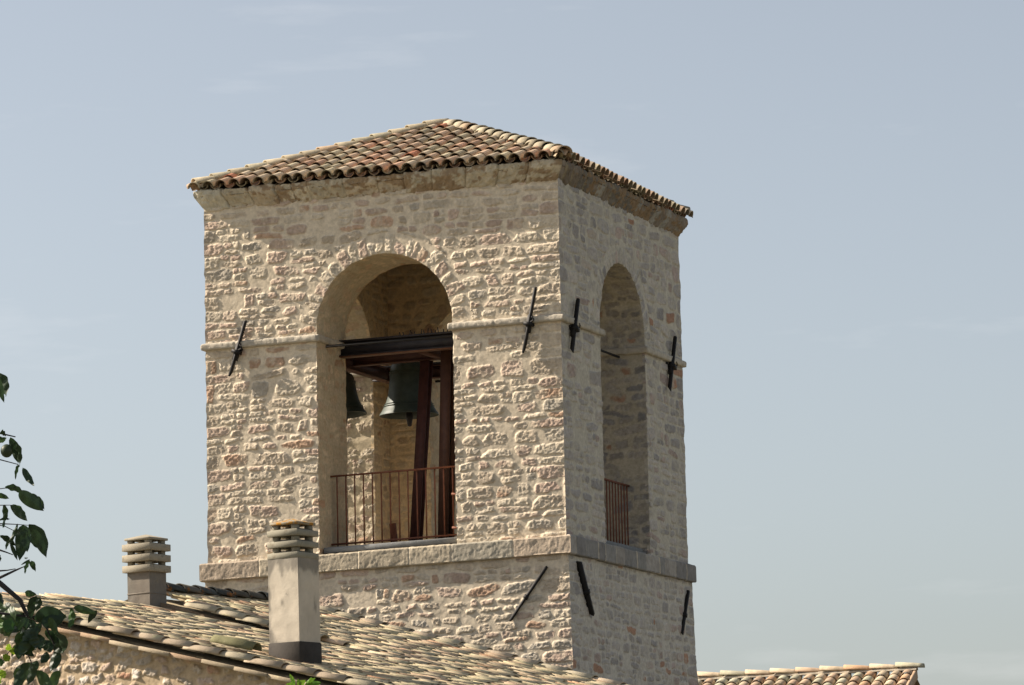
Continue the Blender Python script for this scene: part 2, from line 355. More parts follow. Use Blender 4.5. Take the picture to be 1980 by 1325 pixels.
OCH = np.array((.70, .54, .34)); GRM = np.array((.46, .40, .30))
wall = MB()
wall_face(wall, 0, 0, W, 0, WT, .0125, 11, PAL_A, True, .76)
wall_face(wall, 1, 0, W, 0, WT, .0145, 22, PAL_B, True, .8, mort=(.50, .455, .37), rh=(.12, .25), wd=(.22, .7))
wall_face(wall, 2, 0, W, 0, WT, .035, 33, PAL_A, True, .8)
wall_face(wall, 3, 0, W, 0, WT, .035, 44, PAL_A, True, .8)
PAL_I = [((.60, .48, .33), 4), ((.63, .52, .37), 3), ((.54, .41, .28), 2), ((.48, .32, .21), .6)]
for k in range(4):
    wall_face(wall, k, TH-.0, W-TH, 0, 5.1, .025, 50+k, PAL_I, True, .35, outer=False, mort=OCH)
reveal(wall, 0, 61, PAL_I, (.52, .44, .31), lambda S: .30+0*S)
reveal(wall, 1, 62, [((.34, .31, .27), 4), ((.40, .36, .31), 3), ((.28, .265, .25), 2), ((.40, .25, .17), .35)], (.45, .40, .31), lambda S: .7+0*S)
reveal(wall, 2, 63, PAL_I, (.56, .48, .35), lambda S: .35+0*S)
reveal(wall, 3, 64, PAL_A, (.52, .44, .31), lambda S: 1.0-.7*sm(S, ZS-.2, ZS+.3), step=.016)
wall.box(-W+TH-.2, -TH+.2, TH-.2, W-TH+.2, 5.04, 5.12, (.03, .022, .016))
wall.box(-W+.3, -.3, .3, W-.3, -.1, .045, (.34, .30, .23))
wall.build('wall', M_STONE, tower, smooth=False, warp=warp)

base = MB()
wall_face(base, 0, 0, W, -2.75, -.2, .0125, 71, PAL_A, False, .78, off0=.035, batter=.02)
wall_face(base, 1, 0, W, -2.75, -.2, .0145, 72, PAL_B, False, .7, off0=.035, batter=.02, mort=(.52, .475, .40), rh=(.10, .2), wd=(.16, .5))
wall_face(base, 2, 0, W, -2.75, -.2, .05, 73, PAL_A, False, .8, off0=.035, batter=.02)
wall_face(base, 3, 0, W, -2.75, -.2, .05, 74, PAL_A, False, .8, off0=.035, batter=.02)
for k in range(4): wall_face(base, k, 0, W, -7.5, -2.75, .05, 75+k, PAL_A, False, .8, off0=.086, batter=.02)
base.build('lower_wall', M_STONE, tower, warp=warp)

def sweep_sides(mb, prof, seed, blocks, pals, disp, nu=560, mort=MORT, jamp=.006, stain=None):
    """profile (offset, z) swept round the four sides as a course of blocks"""
    prof = np.array(prof, float); seg = np.r_[0, np.cumsum(np.hypot(*np.diff(prof, axis=0).T))]
    m = int(seg[-1]/.014)+2; t = np.unique(np.r_[np.linspace(0, seg[-1], m), seg]); Po = np.interp(t, seg, prof[:, 0]); Pz = np.interp(t, seg, prof[:, 1])
    dO, dZ = np.gradient(Po), np.gradient(Pz); ln = np.hypot(dO, dZ)+1e-9; no_, nz_ = dZ/ln, -dO/ln
    for k in range(4):
        rng = np.random.default_rng(seed+k); n = nu if k < 2 else nu//4
        f = np.linspace(0, 1, n); s = f*W; bi = np.zeros(n, int); ed = [0]
        while ed[-1] < W: ed.append(ed[-1]+rng.uniform(*blocks[k]))
        ed[-1] = W+.01
        if W-ed[-2] < .12: ed.pop(-2)
        ed = np.array(ed); bi = np.clip(np.searchsorted(ed, s, 'right')-1, 0, len(ed)-2)
        dist = np.minimum(s-ed[bi], ed[bi+1]-s)+.004*fbm(s*20, s*0+k, 2, seed); dist[(s < .1) | (s > W-.1)] = .1
        joint = 1-sm(dist, *((.010, .024) if jamp > .015 and k == 1 else (.004, .014)))
        bh = rng.uniform(-.5, 1, len(ed))*disp; bc = np.array([pick(rng, pals[k]) for _ in ed])
        S2, T2 = np.meshgrid(s, t)
        H = bh[bi][None]+disp*.9*fbm(S2*9, T2*9, 3, seed+k)+disp*.7*fbm(S2*30, T2*30, 3, seed+5+k)
        H = H-joint[None]*jamp*(1.6 if k == 1 else 1); H *= np.clip(np.minimum(S2, W-S2)/.02, 0, 1)
        off = Po[:, None]+no_[:, None]*H; Z = Pz[:, None]+nz_[:, None]*H
        Ux = f[None]*(W+2*Po[:, None])-Po[:, None]
        C = bc[bi][None]*np.ones(S2.shape)[..., None]; C = C*(1-joint[None, :, None])+np.asarray(mort)*joint[None, :, None]
        C = C*(1+.2*fbm(S2*12, T2*12, 3, seed+9)[..., None])
        if stain is not None:
            q = (sm(fbm(S2*2.0, T2*2, 2, seed+20)*.7+fbm(S2*13, T2*18, 4, seed+21), stain[1], stain[1]+.22)*.8)[..., None]; C = C*(1-q)+np.array(stain[0])*q
        mb.add(place(SIDES[k], Ux, off, Z).reshape(-1, 3), gridfaces(len(t), n, flip=False), C.reshape(-1, C.shape[-1]))
PAL_BAND = [((.45, .385, .285), 4), ((.45, .365, .275), 3), ((.39, .35, .275), 2)]
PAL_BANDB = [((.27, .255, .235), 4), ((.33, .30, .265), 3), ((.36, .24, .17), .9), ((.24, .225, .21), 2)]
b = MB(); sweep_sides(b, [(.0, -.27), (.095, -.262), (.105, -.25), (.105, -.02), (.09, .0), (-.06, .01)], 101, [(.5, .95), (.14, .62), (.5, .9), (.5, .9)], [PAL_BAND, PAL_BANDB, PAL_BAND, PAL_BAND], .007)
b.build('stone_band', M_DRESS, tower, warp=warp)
PAL_COR = [((.50, .43, .31), 4), ((.46, .38, .27), 3), ((.53, .48, .37), 2)]
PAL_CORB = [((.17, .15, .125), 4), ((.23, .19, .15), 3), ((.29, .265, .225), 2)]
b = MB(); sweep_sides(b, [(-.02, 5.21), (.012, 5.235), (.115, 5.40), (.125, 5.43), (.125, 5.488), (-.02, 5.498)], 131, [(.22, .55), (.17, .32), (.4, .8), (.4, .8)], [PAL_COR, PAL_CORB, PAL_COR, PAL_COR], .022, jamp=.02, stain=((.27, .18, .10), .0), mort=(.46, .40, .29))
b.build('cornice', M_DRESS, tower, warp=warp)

# string course pieces: one per pier, wrapping into both neighbouring openings
def sweep_path(pts, prof, c, seed, nper=.018, amp=.010):
    P = np.array(pts, float); seg = np.diff(P, axis=0); L = np.hypot(*seg.T); d = seg/L[:, None]; nn = np.stack([d[:, 1], -d[:, 0]], 1)
    mit = [nn[0]]+[(nn[i]+nn[i+1])/(1+nn[i]@nn[i+1]) for i in range(len(nn)-1)]+[nn[-1]]
    rows = []; S = []; s0 = 0
    for i in range(len(seg)):
        n = max(2, int(L[i]/nper)); 
        for j in range(n+(i == len(seg)-1)):
            f = j/n; rows.append((P[i]*(1-f)+P[i+1]*f, mit[i]*(1-f)+mit[i+1]*f)); S.append(s0+f*L[i])
        s0 += L[i]
    prof = np.array(prof, float); V = []; 
    for (p, m), s in zip(rows, S):
        for q, (o, z) in enumerate(prof):
            h = amp*(fbm(np.array([s*14]), np.array([q*.9]), 3, seed)[0]+.6*fbm(np.array([s*45]), np.array([q*3.3]), 2, seed+3)[0])
            jn = .016*math.exp(-((((s+seed*.37) % .62)-.31)/.012)**2)*(o > .01); h -= jn
            V.append((p[0]+m[0]*(o+h*(o > .01)), p[1]+m[1]*(o+h*(o > .01)), z+h*.7))
    k = len(prof); n = len(rows); F = gridfaces(n, k, flip=True)
    cap = [np.array([list(range(k))]), np.array([list(range((n-1)*k, n*k))[::-1]])]
    S = np.repeat(S, k); Q = np.tile(np.arange(k), n); col = np.array(c)*(1+.22*fbm(S*11, Q*.8, 3, seed+1)[:, None])
    return np.array(V), [F]+cap, col
for i, (cx, cy, ax, ay) in enumerate(((-W, 0, 1, 1), (0, 0, -1, 1), (0, W, -1, -1), (-W, W, 1, -1))):
    j0 = lambda k: OPN[k][0]-OPN[k][1]; j1 = lambda k: W-OPN[k][0]-OPN[k][1]
    a, a2 = ((j0(0), j1(3)), (j1(0), j0(1)), (j0(2), j1(1)), (j1(2), j0(3)))[i]
    pts = [(cx+ax*a, cy+ay*TH), (cx+ax*a, cy), (cx, cy), (cx, cy+ay*a2), (cx+ax*TH, cy+ay*a2)]
    # outward side must lie to the right of travel
    if i in (0, 2): pts = pts[::-1]
    pr = [(-.03, 3.125), (.03, 3.128), (.056, 3.134), (.060, 3.16), (.060, 3.19), (.058, 3.215), (.045, 3.228), (.01, 3.236), (-.03, 3.24)]
    # check orientation
    d = np.array(pts[2])-np.array(pts[1]); nr = np.array((d[1], -d[0])); outw = np.array(pts[1])+nr*.01-np.array((-2.8, 2.8))
    if (nr@(np.array(pts[1])-np.array((-2.8, 2.8)))) < 0: pts = pts[::-1]
    Vv, Ff, Cc = sweep_path(pts, pr, (.46, .41, .33) if i != 1 else (.45, .40, .32), 300+i)
    m = MB(); m.add(Vv, Ff, Cc); m.build('ledge', M_DRESS, tower, warp=warp)

# ------------------------------------------------------------------ clay tiles
def tile_geo(L, r0, r1, th=.013, n=8, rise=1.0, arc=math.pi, neck=.55):
    """cover tile along +X (downhill), arch up (+Z); r0 uphill, r1 downhill"""
    a = np.linspace(0, arc, n+1)+(math.pi-arc)/2; V = []
    for (x, r) in ((0, r0), (L*.18, r0*1.04), (L*.34, r0+(r1-r0)*neck), (L, r1)):
        for rr in (r, r-th): V += [(x, rr*math.cos(t), rr*math.sin(t)*rise) for t in a]
    V = np.array(V); m = n+1; F = []
    for s_ in range(3):
        o = s_*2*m; p = o+2*m
        for i in range(n):
            F.append((o+i, p+i, p+i+1, o+i+1)); F.append((o+m+i, o+m+i+1, p+m+i+1, p+m+i))
    for i in range(n): F.append((6*m+i, 7*m+i, 7*m+i+1, 6*m+i+1)); F.append((i, i+1, m+i+1, m+i))
    for o in (0, 2*m, 4*m):
        F.append((o, o+m, o+3*m, o+2*m)); F.append((o+n, o+2*m+n, o+3*m+n, o+m+n))
    return V, np.array(F)
def tile_pal(rng, pal):
    return pick(rng, pal)*rng.uniform(.85, 1.15)
T_TOWER = [((.42, .34, .24), 5), ((.38, .325, .22), 4), ((.43, .305, .21), 4), ((.43, .275, .185), 2.2), ((.31, .26, .195), 1.0), ((.45, .20, .12), .2)]
T_OLD = [((.57, .47, .31), 6), ((.52, .45, .285), 4), ((.56, .41, .275), 3), ((.50, .30, .185), .7), ((.40, .34, .24), 1.2)]
T_NEW = [((.50, .40, .28), 4), ((.47, .34, .235), 3), ((.43, .40, .29), 2.5), ((.48, .31, .19), .9)]
def tiled_plane(mb, O, e_down, e_side, nrm, smax, side0, side1, spacing, expo, pal, rng, rad=.088, r_up=.072, lift=.022, jit=.012, L=.43, inside=None, start=0.0, n=8, pans=True, phase=.04, rise=1.0, mouth_shade=.6, fill=0, neck=.55):
    """rows of cover (and pan) tiles. O: top corner; s runs downhill 0..smax, t sideways side0..side1"""
    O, ed, es, nr = (np.asarray(a, float) for a in (O, e_down, e_side, nrm))
    Vc, Fc = tile_geo(L, r_up, rad, n=n, rise=rise, neck=neck); cols = int((side1-side0)/spacing)
    for i in range(cols+1):
        t = side0+i*spacing; ph = rng.uniform(-phase, phase)
        for pan in ((0, 1) if pans else (0,)):
            tt = t+pan*spacing/2
            if tt > side1+.01: continue
            k = 0
            while True:
                s1 = smax-k*expo+(ph if k else rng.uniform(-.012, .012))+rng.normal(0, jit*.6)*(k > 0); s0 = s1-L-(.07 if pan and k == 0 else 0); k += 1
                if s1 < .05: break
                if inside and not inside(s1-expo*.5, tt): continue
                V = Vc.copy(); c = tile_pal(rng, pal)
                if pan: V[:, 2] = -V[:, 2]*.8+.03; V[:, 1] *= .88
                tilt = lift/L*(1 if not pan else .8)
                yaw = rng.normal(0, .012); V[:, 1] += yaw*V[:, 0]+rng.normal(0, jit*.45)
                V[:, 2] += (.045 if not pan else .035+fill)+tilt*V[:, 0]+rng.normal(0, .003)
                P = O+np.outer(s0+V[:, 0], ed)+np.outer(tt+V[:, 1], es)+np.outer(V[:, 2], nr)
                cc = np.repeat(c[None], len(P), 0)*(1+.12*fbm(P[:, 0]*9+k, P[:, 1]*9+P[:, 2]*9, 2, 5)[:, None])
                if not pan: cc = cc*np.repeat(np.tile((1.0, mouth_shade), 4), n+1)[:, None]  # cover undersides coloured darker: shade of the hollow tile mouths painted in
                mb.add(P, Fc[:, ::-1] if pan else Fc, cc if not pan else cc*.9)
def ridge_row(mb, p, q, up, r, rng, pal, L=.42, expo=.34, n=9, jit=.006, mortar=None, flip=False, taper=.82, lift=.03, rise=.85):
    """cap tiles from p (low end) to q (high end)"""
    p, q, up = (np.asarray(a, float) for a in (p, q, up)); d = q-p; T = np.linalg.norm(d); d /= T; sd = np.cross(up, d); sd /= np.linalg.norm(sd); u2 = np.cross(d, sd)
    Vc, Fc = tile_geo(L, r*taper, r, th=.016, n=n, rise=rise); k = 0; s = 0
    while s < T-expo*.45:
        V = Vc.copy(); V[:, 2] += lift*V[:, 0]/L+rng.normal(0, .003); V[:, 1] += rng.normal(0, jit)+rng.normal(0, .02)*V[:, 0]
        P = p+np.outer(s+L-V[:, 0]-.04, d)+np.outer(V[:, 1], -sd)+np.outer(V[:, 2], u2); c = tile_pal(rng, pal)
        mb.add(P, Fc, c*(1+.12*fbm(P[:, 0]*9, P[:, 1]*9+P[:, 2]*9, 2, 5)[:, None])); s += expo*rng.uniform(.95, 1.05)
    if mortar is not None:
        n_ = int(T/.06); t = np.linspace(0, T, n_); a = np.linspace(0, math.pi, 9); S, A = np.meshgrid(t, a)
        rr = r*1.02+.012*fbm(S*9, A*3, 3, 41)
        P = p+S[..., None]*d+(np.cos(A)*rr)[..., None]*sd+(np.sin(A)*rr*.62-.035)[..., None]*u2
        mb.add(P.reshape(-1, 3), gridfaces(*S.shape, flip=True), np.array(mortar)*(1+.2*fbm(S*12, A*4, 3, 3).reshape(-1, 1)))

APEX = np.array((-2.8, 2.8, 6.69)); EO = .15; EZ = 5.475
def bisect(mb_V, mb_F, col, planes):
    bm = bmesh.new(); lay = bm.verts.layers.float_color.new('Col'); vs = [bm.verts.new(v) for v in mb_V]
    for v, c in zip(vs, col): v[lay] = tuple(np.clip(c, 0, 1))
    for F in mb_F:
        for f in F:
            try: bm.faces.new([vs[i] for i in f])
            except ValueError: pass
    for co, no_ in planes:
        bmesh.ops.bisect_plane(bm, geom=list(bm.verts)+list(bm.edges)+list(bm.faces), plane_co=co, plane_no=no_, clear_outer=True)
    return bm
roof = empty('roof', (0, 0, 0), tower)
for k in range(4):
    rng = np.random.default_rng(500+k); sd = SIDES[k]; n2 = np.array([*sd['n'], 0.0]); u2 = np.array([*sd['u'], 0.0])
    run = W/2+EO; rise = APEX[2]-EZ; sl_ = math.hypot(run, rise); ed = (n2*run-np.array((0, 0, rise)))/sl_; nr = (n2*rise+np.array((0, 0, run)))/sl_
    mb = MB(); half = run
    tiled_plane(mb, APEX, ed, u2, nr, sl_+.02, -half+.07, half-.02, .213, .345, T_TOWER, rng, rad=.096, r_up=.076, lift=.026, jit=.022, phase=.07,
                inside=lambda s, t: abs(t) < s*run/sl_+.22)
    # deck under the tiles
    c = [APEX+nr*-.01, APEX+ed*sl_*.985-u2*run*.985-nr*.01, APEX+ed*sl_*.985+u2*run*.985-nr*.01]
    bm = bisect(np.concatenate(mb.V), mb.F, np.concatenate(mb.C), [(APEX, -u2-n2), (APEX, u2-n2)])
    me = bpy.data.meshes.new('roof_slope'); lay = bm.verts.layers.float_color['Col']
    vs = [bm.verts.new(p) for p in c]; [v.__setitem__(lay, (.12, .09, .06, 1)) for v in vs]; bm.faces.new(vs)
    for v in bm.verts: v.co = Vector(warp(np.array([v.co[:]]))[0])
    bm.to_mesh(me); bm.free(); me.materials.append(M_TILE)
    o = bpy.data.objects.new('roof_slope', me); COL.objects.link(o); o.parent = roof
hip = MB(); rng = np.random.default_rng(540)
for sx, sy in ((1, -1), (-1, -1), (1, 1), (-1, 1)):
    kk = W/2+EO+.02-(.0 if (sx, sy) == (1, -1) else .09); low = APEX+np.array((sx*kk, sy*kk, (EZ-APEX[2])*kk/(W/2+EO)))+np.array((0, 0, .055)); hi = APEX+np.array((0, 0, .055))
    pal = [((.38, .325, .23), 5), ((.35, .31, .22), 3), ((.41, .30, .20), 2)]
    ridge_row(hip, low+np.array((0, 0, .02)), hi+np.array((0, 0, .02))+(low-hi)*.035, (0, 0, 1), .125, rng, pal, L=.40, expo=.30, mortar=(.40, .30, .20))
hip.build('hip_tiles', M_TILE, roof, warp=warp)

# ------------------------------------------------------------------ iron wall anchors and tie rods
def anchor(face, top, bot, dep=.05, wdt=.036, key=True, kf=.56):
    """bar standing on edge off the wall. face 'A' (plane y=0) or 'B' (plane x=0); top/bot: (along, z)"""
    a = np.array(top, float); b_ = np.array(bot, float); d = b_-a; Ln = np.hypot(*d); d /= Ln; s_ = np.array((-d[1], d[0]))
    def W3(al, acr, out):
        p = a+d*al+s_*acr
        return (p[0], -out, p[1]) if face == 'A' else (out, p[0], p[1])
    m = MB(); g = .035
    prof = [(0, g+.01), (.045, g), (Ln-.07, g), (Ln, g+dep*.85), (Ln-.02, g+dep), (.02, g+dep*1.0)]
    V = [W3(al, sgn*wdt/2*(0.75 if i in (0, 3) else 1), o) for sgn in (-1, 1) for i, (al, o) in enumerate(prof)]
    F4 = [(i, (i+1) % 6, 6+(i+1) % 6, 6+i) for i in range(6)]
    m.add(np.array(V), [np.array(F4), np.array([[5, 4, 3, 2, 1, 0], [6, 7, 8, 9, 10, 11]])])
    def bx(al0, al1, c0, c1, o0, o1):
        V = [W3(al, c_, o) for o in (o0, o1) for al, c_ in ((al0, c0), (al1, c0), (al1, c1), (al0, c1))]
        m.add(np.array(V), [np.array([(3, 2, 1, 0), (4, 5, 6, 7), (0, 1, 5, 4), (1, 2, 6, 5), (2, 3, 7, 6), (3, 0, 4, 7)])])
    k = Ln*kf
    if key:
        bx(k-.13, k+.13, -.036, .036, .02, g+dep*.8)       # thick eye round the bar
        bx(k-.025, k+.03, -.06, .06, .005, g+dep+.035)       # collar
        pts = [W3(k-.03-.08*t, .03+.05*math.sin(t*3.0), g+dep*.9+.03*math.sin(t*2)) for t in np.linspace(0, 1, 7)]
        m.tube(pts, [.014, .013, .012, .011, .01, .009, .008])
    else: bx(k-.03, k+.03, -.032, .032, .0, g+dep+.012)
    o = m.build('tie_anchor', M_IRON, tower, warp=warp); return o
def pA(x, y): p = at_y(x, y, -.07); return (p[0], p[2])
def pB(x, y): p = at_x(x, y, .07); return (p[1], p[2])
def unwarp(p, face):
    x, y = (p[0], 0) if face == 'A' else (0, p[0])
    q = warp(np.array([(x, y, p[1])], float))[0]; return (p[0]-(q[0]-x if face == 'A' else q[1]-y), p[1]-(q[2]-p[1]))
for fc, t, b_, kw in (('A', (474, 619), (443, 728), dict(dep=.055)), ('A', (1035, 554), (1011, 683), dict(dep=.055)), ('B', (1116, 577), (1104, 683), dict(dep=.055)), ('B', (1304, 650), (1293, 757), dict(dep=.055)),
                      ('A', (1057, 1095), (986, 1201), dict(key=False, dep=.045, wdt=.04)), ('B', (1117, 1086), (1143, 1191), dict(key=False, dep=.09, wdt=.05)), ('B', (1331, 1141), (1318, 1228), dict(key=False, dep=.06))):
    f = pA if fc == 'A' else pB; anchor(fc, unwarp(f(*t), fc), unwarp(f(*b_), fc), **kw)
for p, q in (((-5.02, -.03, 3.10), (-5.02, W+.03, 3.10)), ((-.42, -.03, 3.10), (-.42, W+.03, 3.10)), ((-W-.03, .36, 3.10), (.03, .36, 3.10)), ((-W-.03, 4.8, 3.10), (.03, 4.8, 3.10))):
    m = MB(); m.tube([p, q], .02, n=8); m.build('tie_rod', M_IRON, tower, warp=warp)

m = MB(); m.tube([at_y(487, 1162, 0), at_y(496, 1152, -.10), at_y(500, 1150, -.12)], .012, n=6); m.build('peg', M_IRON, tower)
# sills of the openings
for k, sd in enumerate(SIDES):
    OU, OR_, ZS = OPN[k]
    m = MB(); a, b2 = place(sd, np.array([OU-OR_+.02, OU+OR_-.02]), -.10, np.array([0, 0])), place(sd, np.array([OU-OR_+.02, OU+OR_-.02]), -.62, np.array([0, 0]))
    x0, x1 = sorted((a[0][0], b2[1][0])); y0, y1 = sorted((a[0][1], b2[1][1]))
    m.box(x0, x1, y0, y1, .03, .115, (.20, .205, .205), bev=.008); m.build('sill', M_DRESS, tower, warp=warp)

# ------------------------------------------------------------------ railings in the openings
def railing(name_lab, p, q, z0, z1, nb, ext=.0):
    p, q = np.array(p, float), np.array(q, float); d = (q-p)/np.linalg.norm(q-p)
    r = empty('railing', (*((p+q)/2), z0)); r.location = (0, 0, 0)
    m = MB(); m.beam((*p, z1), (*q, z1), .04, .024); m.build('top_rail', M_RUST, r, warp=warp)
    m = MB(); m.beam((*p, z0+.03), (*q, z0+.03), .04, .024); m.build('bottom_rail', M_RUST, r, warp=warp)
    for i in range(nb):
        f = (i+.7)/(nb+.3); c = p*(1-f)+q*f
        m = MB(); m.tube([(*c, z0-.0), (*c, z1)], .0115, n=6); m.build('baluster', M_RUST, r, warp=warp)
    for e in (p+d*.03, q-d*.03):
        for z in (z0+.30, z1-.2): m = MB(); m.beam((*e, z), (*(e+(d if e is not p else -d)*0+np.array((.0, .0))), z+.05), .05, .03) if 0 else None
    tag(r, *name_lab); return r
a0 = OPN[0][0]-OPN[0][1]; a1_ = OPN[0][0]+OPN[0][1]; OU, OR_ = 2.755, 1.03
railing(('rusty iron railing across the front sunlit arch of the tower', 'railing', 'iron railings in the tower openings'), (-W+a0, .46), (-W+a1_, .46), .16, 1.19, 15)
railing(('rusty iron railing in the shaded right hand arch of the tower', 'railing', 'iron railings in the tower openings'), (-.32, OU-OR_), (-.32, OU+OR_), .08, 1.10, 15)
# small hinge brackets on the right jamb of the front arch
for z in (.72, .23):
    m = MB(); m.tube([(-W+a1_+.03, .02, z), (-W+a1_-.06, .06, z+.02), (-W+a1_-.10, .12, z+.03)], [.018, .016, .02], n=8); m.build('hinge_bracket', M_RUST, tower, warp=warp)

# ------------------------------------------------------------------ steel bell frame
BR = (.10, .045, .03); DK = (.035, .03, .032)
fr = empty('bell_stand'); tag(fr, 'brown steel frame of beams and legs carrying the bells inside the tower', 'bell stand')
def fpart(name, f):
    m = MB(); f(m); return m.build(name, M_STEEL, fr, warp=warp)
def front(m):
    m.ibeam((-3.86, .93, 3.13), (-1.12, .93, 3.13), .16, .235, DK, t=.02); m.beam((-3.86, .845, 3.235), (-1.12, .845, 3.235), .02, .03, DK); m.beam((-3.84, .93, 3.005), (-1.12, .93, 3.005), .17, .012, (.17, .08, .045))
fpart('front_beam', front)
fpart('rear_beam', lambda m: m.ibeam((-4.45, 3.75, 3.13), (-1.15, 3.75, 3.13), .14, .22, DK, t=.016))
fpart('side_beam', lambda m: m.ibeam((-4.12, 1.03, 3.06), (-4.12, 4.45, 3.06), .14, .20, BR, t=.016))
fpart('side_beam', lambda m: m.ibeam((-2.55, 1.03, 3.09), (-2.55, 4.45, 3.09), .14, .20, BR, t=.016))
fpart('cross_beam', lambda m: m.ibeam((-4.05, 1.95, 3.10), (-2.62, 1.95, 3.10), .14, .18, BR, t=.016))
fpart('cross_beam', lambda m: m.ibeam((-4.05, 3.35, 3.04), (-2.62, 3.35, 3.04), .14, .20, BR, t=.016))
t1, b1 = at_y(822, 700, 2.0), at_y(805, 1030, 2.0)
def leg1(m): m.ibeam(t1+(t1-b1)*.02, b1-(t1-b1)*.12, .15, .16, (.085, .032, .027), up=(0, 1, 0), t=.016)
fpart('leg', leg1)
fpart('leg', lambda m: m.ibeam(at_y(865, 672, 1.35), at_y(862, 1042, 1.35), .16, .26, (.085, .038, .024), up=(0, 1, 0), t=.02))
fpart('leg', lambda m: m.ibeam((-2.2, 4.0, 3.0), (-2.2, 4.0, .05), .16, .16, BR, up=(0, 1, 0), t=.016))
fpart('foot_plate', lambda m: m.box(b1[0]-.3, b1[0]+.35, 1.75, 2.3, .05, .14, DK))
# bird spikes along the front beam
rg = random.Random(4)
for i in range(14):
    x = -2.85+i*.06+rg.uniform(-.02, .02); fpart('spike', lambda m: m.tube([(x, .93, 3.24), (x+rg.uniform(-.02, .02), .93, 3.29+rg.uniform(0, .05))], .008, DK, n=5))

# ------------------------------------------------------------------ bells
def bell(label, cx, cy, zb, R, H, tilt, col, clap=True):
    r = empty('bell', (cx, cy, zb)); P = []
    prof = [(1.0, 0), (.985, .03), (.93, .07), (.85, .14), (.77, .24), (.70, .36), (.655, .50), (.625, .66), (.60, .80), (.575, .88), (.52, .945), (.40, .985), (.2, 1.0), (.0, 1.0)]
    inn = [(.0, .95), (.35, .94), (.50, .88), (.55, .78), (.60, .5), (.66, .34), (.75, .20), (.86, .09), (.94, .0), (1.0, 0)]
    m = MB(); m.lathe([(a*R, z*H) for a, z in prof], (0, 0, 0), col, 40); m.lathe([(a*R, z*H) for a, z in inn], (0, 0, 0), tuple(c*.6 for c in col), 40)
    for z, rr in ((.16, .845), (.20, .81), (.74, .62), (.78, .615)): m.lathe([(rr*R-.004, z*H-.008), (rr*R+.012, z*H), (rr*R-.004, z*H+.008)], (0, 0, 0), col, 40)
    b_ = m.build('body', M_BRONZE, r, smooth=True)
    m = MB()
    for k in range(4):
        an = k*math.pi/2; m.tube([(math.cos(an)*R*x, math.sin(an)*R*x, H*z) for x, z in ((.32, .98), (.36, 1.08), (.22, 1.15), (.05, 1.17))], .022*R/.4, col)
    m.tube([(0, 0, H*.98), (0, 0, H*1.2)], .05*R/.4, col, 8); m.build('crown_loops', M_BRONZE, r)
    m = MB(); m.tube([(0, 0, H*.9), (0, .01, H*.2), (0, .01, -.02)], .016, DK); m.lathe([(.0, -.17), (.03, -.16), (.045, -.08), (.06, -.02), (.05, .05), (.015, .09)], (0, .01, 0), DK, 12); m.build('clapper', M_BRONZE, r)
    r.rotation_euler = (0, tilt, 0); tag(r, label, 'bell', 'bells hanging in the tower'); return r
cb = at_y(791, 800, 2.7); bell('larger green bronze bell behind the slanting steel leg', cb[0], 2.7, cb[2]-.03, .455, .86, 0, (.055, .072, .058))
cs = at_y(708, 808, 2.75); bell('smaller dark bell half hidden behind the left jamb of the front arch', cs[0]-.37, 2.75, cs[2]+.06, .36, .66, R_(-4), (.045, .055, .045))
for (x, y, z, L_, nm) in ((cb[0], 2.7, cb[2]+.99, 1.05, 0), (cs[0]-.37, 2.75, cs[2]+.86, .7, 1)):
    fpart('headstock', lambda m: m.box(x-.09, x+.09, y-L_/2, y+L_/2, z-.1, z+.08, (.07, .04, .028), bev=.012))
for dy in (-.22, 0, .22): fpart('strap', lambda m: m.box(cb[0]-.10, cb[0]+.10, 2.7+dy-.025, 2.7+dy+.025, cb[2]+.86, cb[2]+1.08, DK))
tag(MB().beam((-3.72, .95, .06), (-3.05, 1.5, .19), .5, .03).build('hatch_board', M_WOOD, None, warp=warp), 'flat wooden hatch board lying tilted on the bell chamber floor', 'board')
tag(MB().beam((-3.27, 1.6, .06), (-3.31, 1.6, .56), .09, .05, up=(0, 1, 0)).build('wooden_stake', M_RUST, None, warp=warp), 'short brown stake standing on the floor behind the front railing', 'stake')

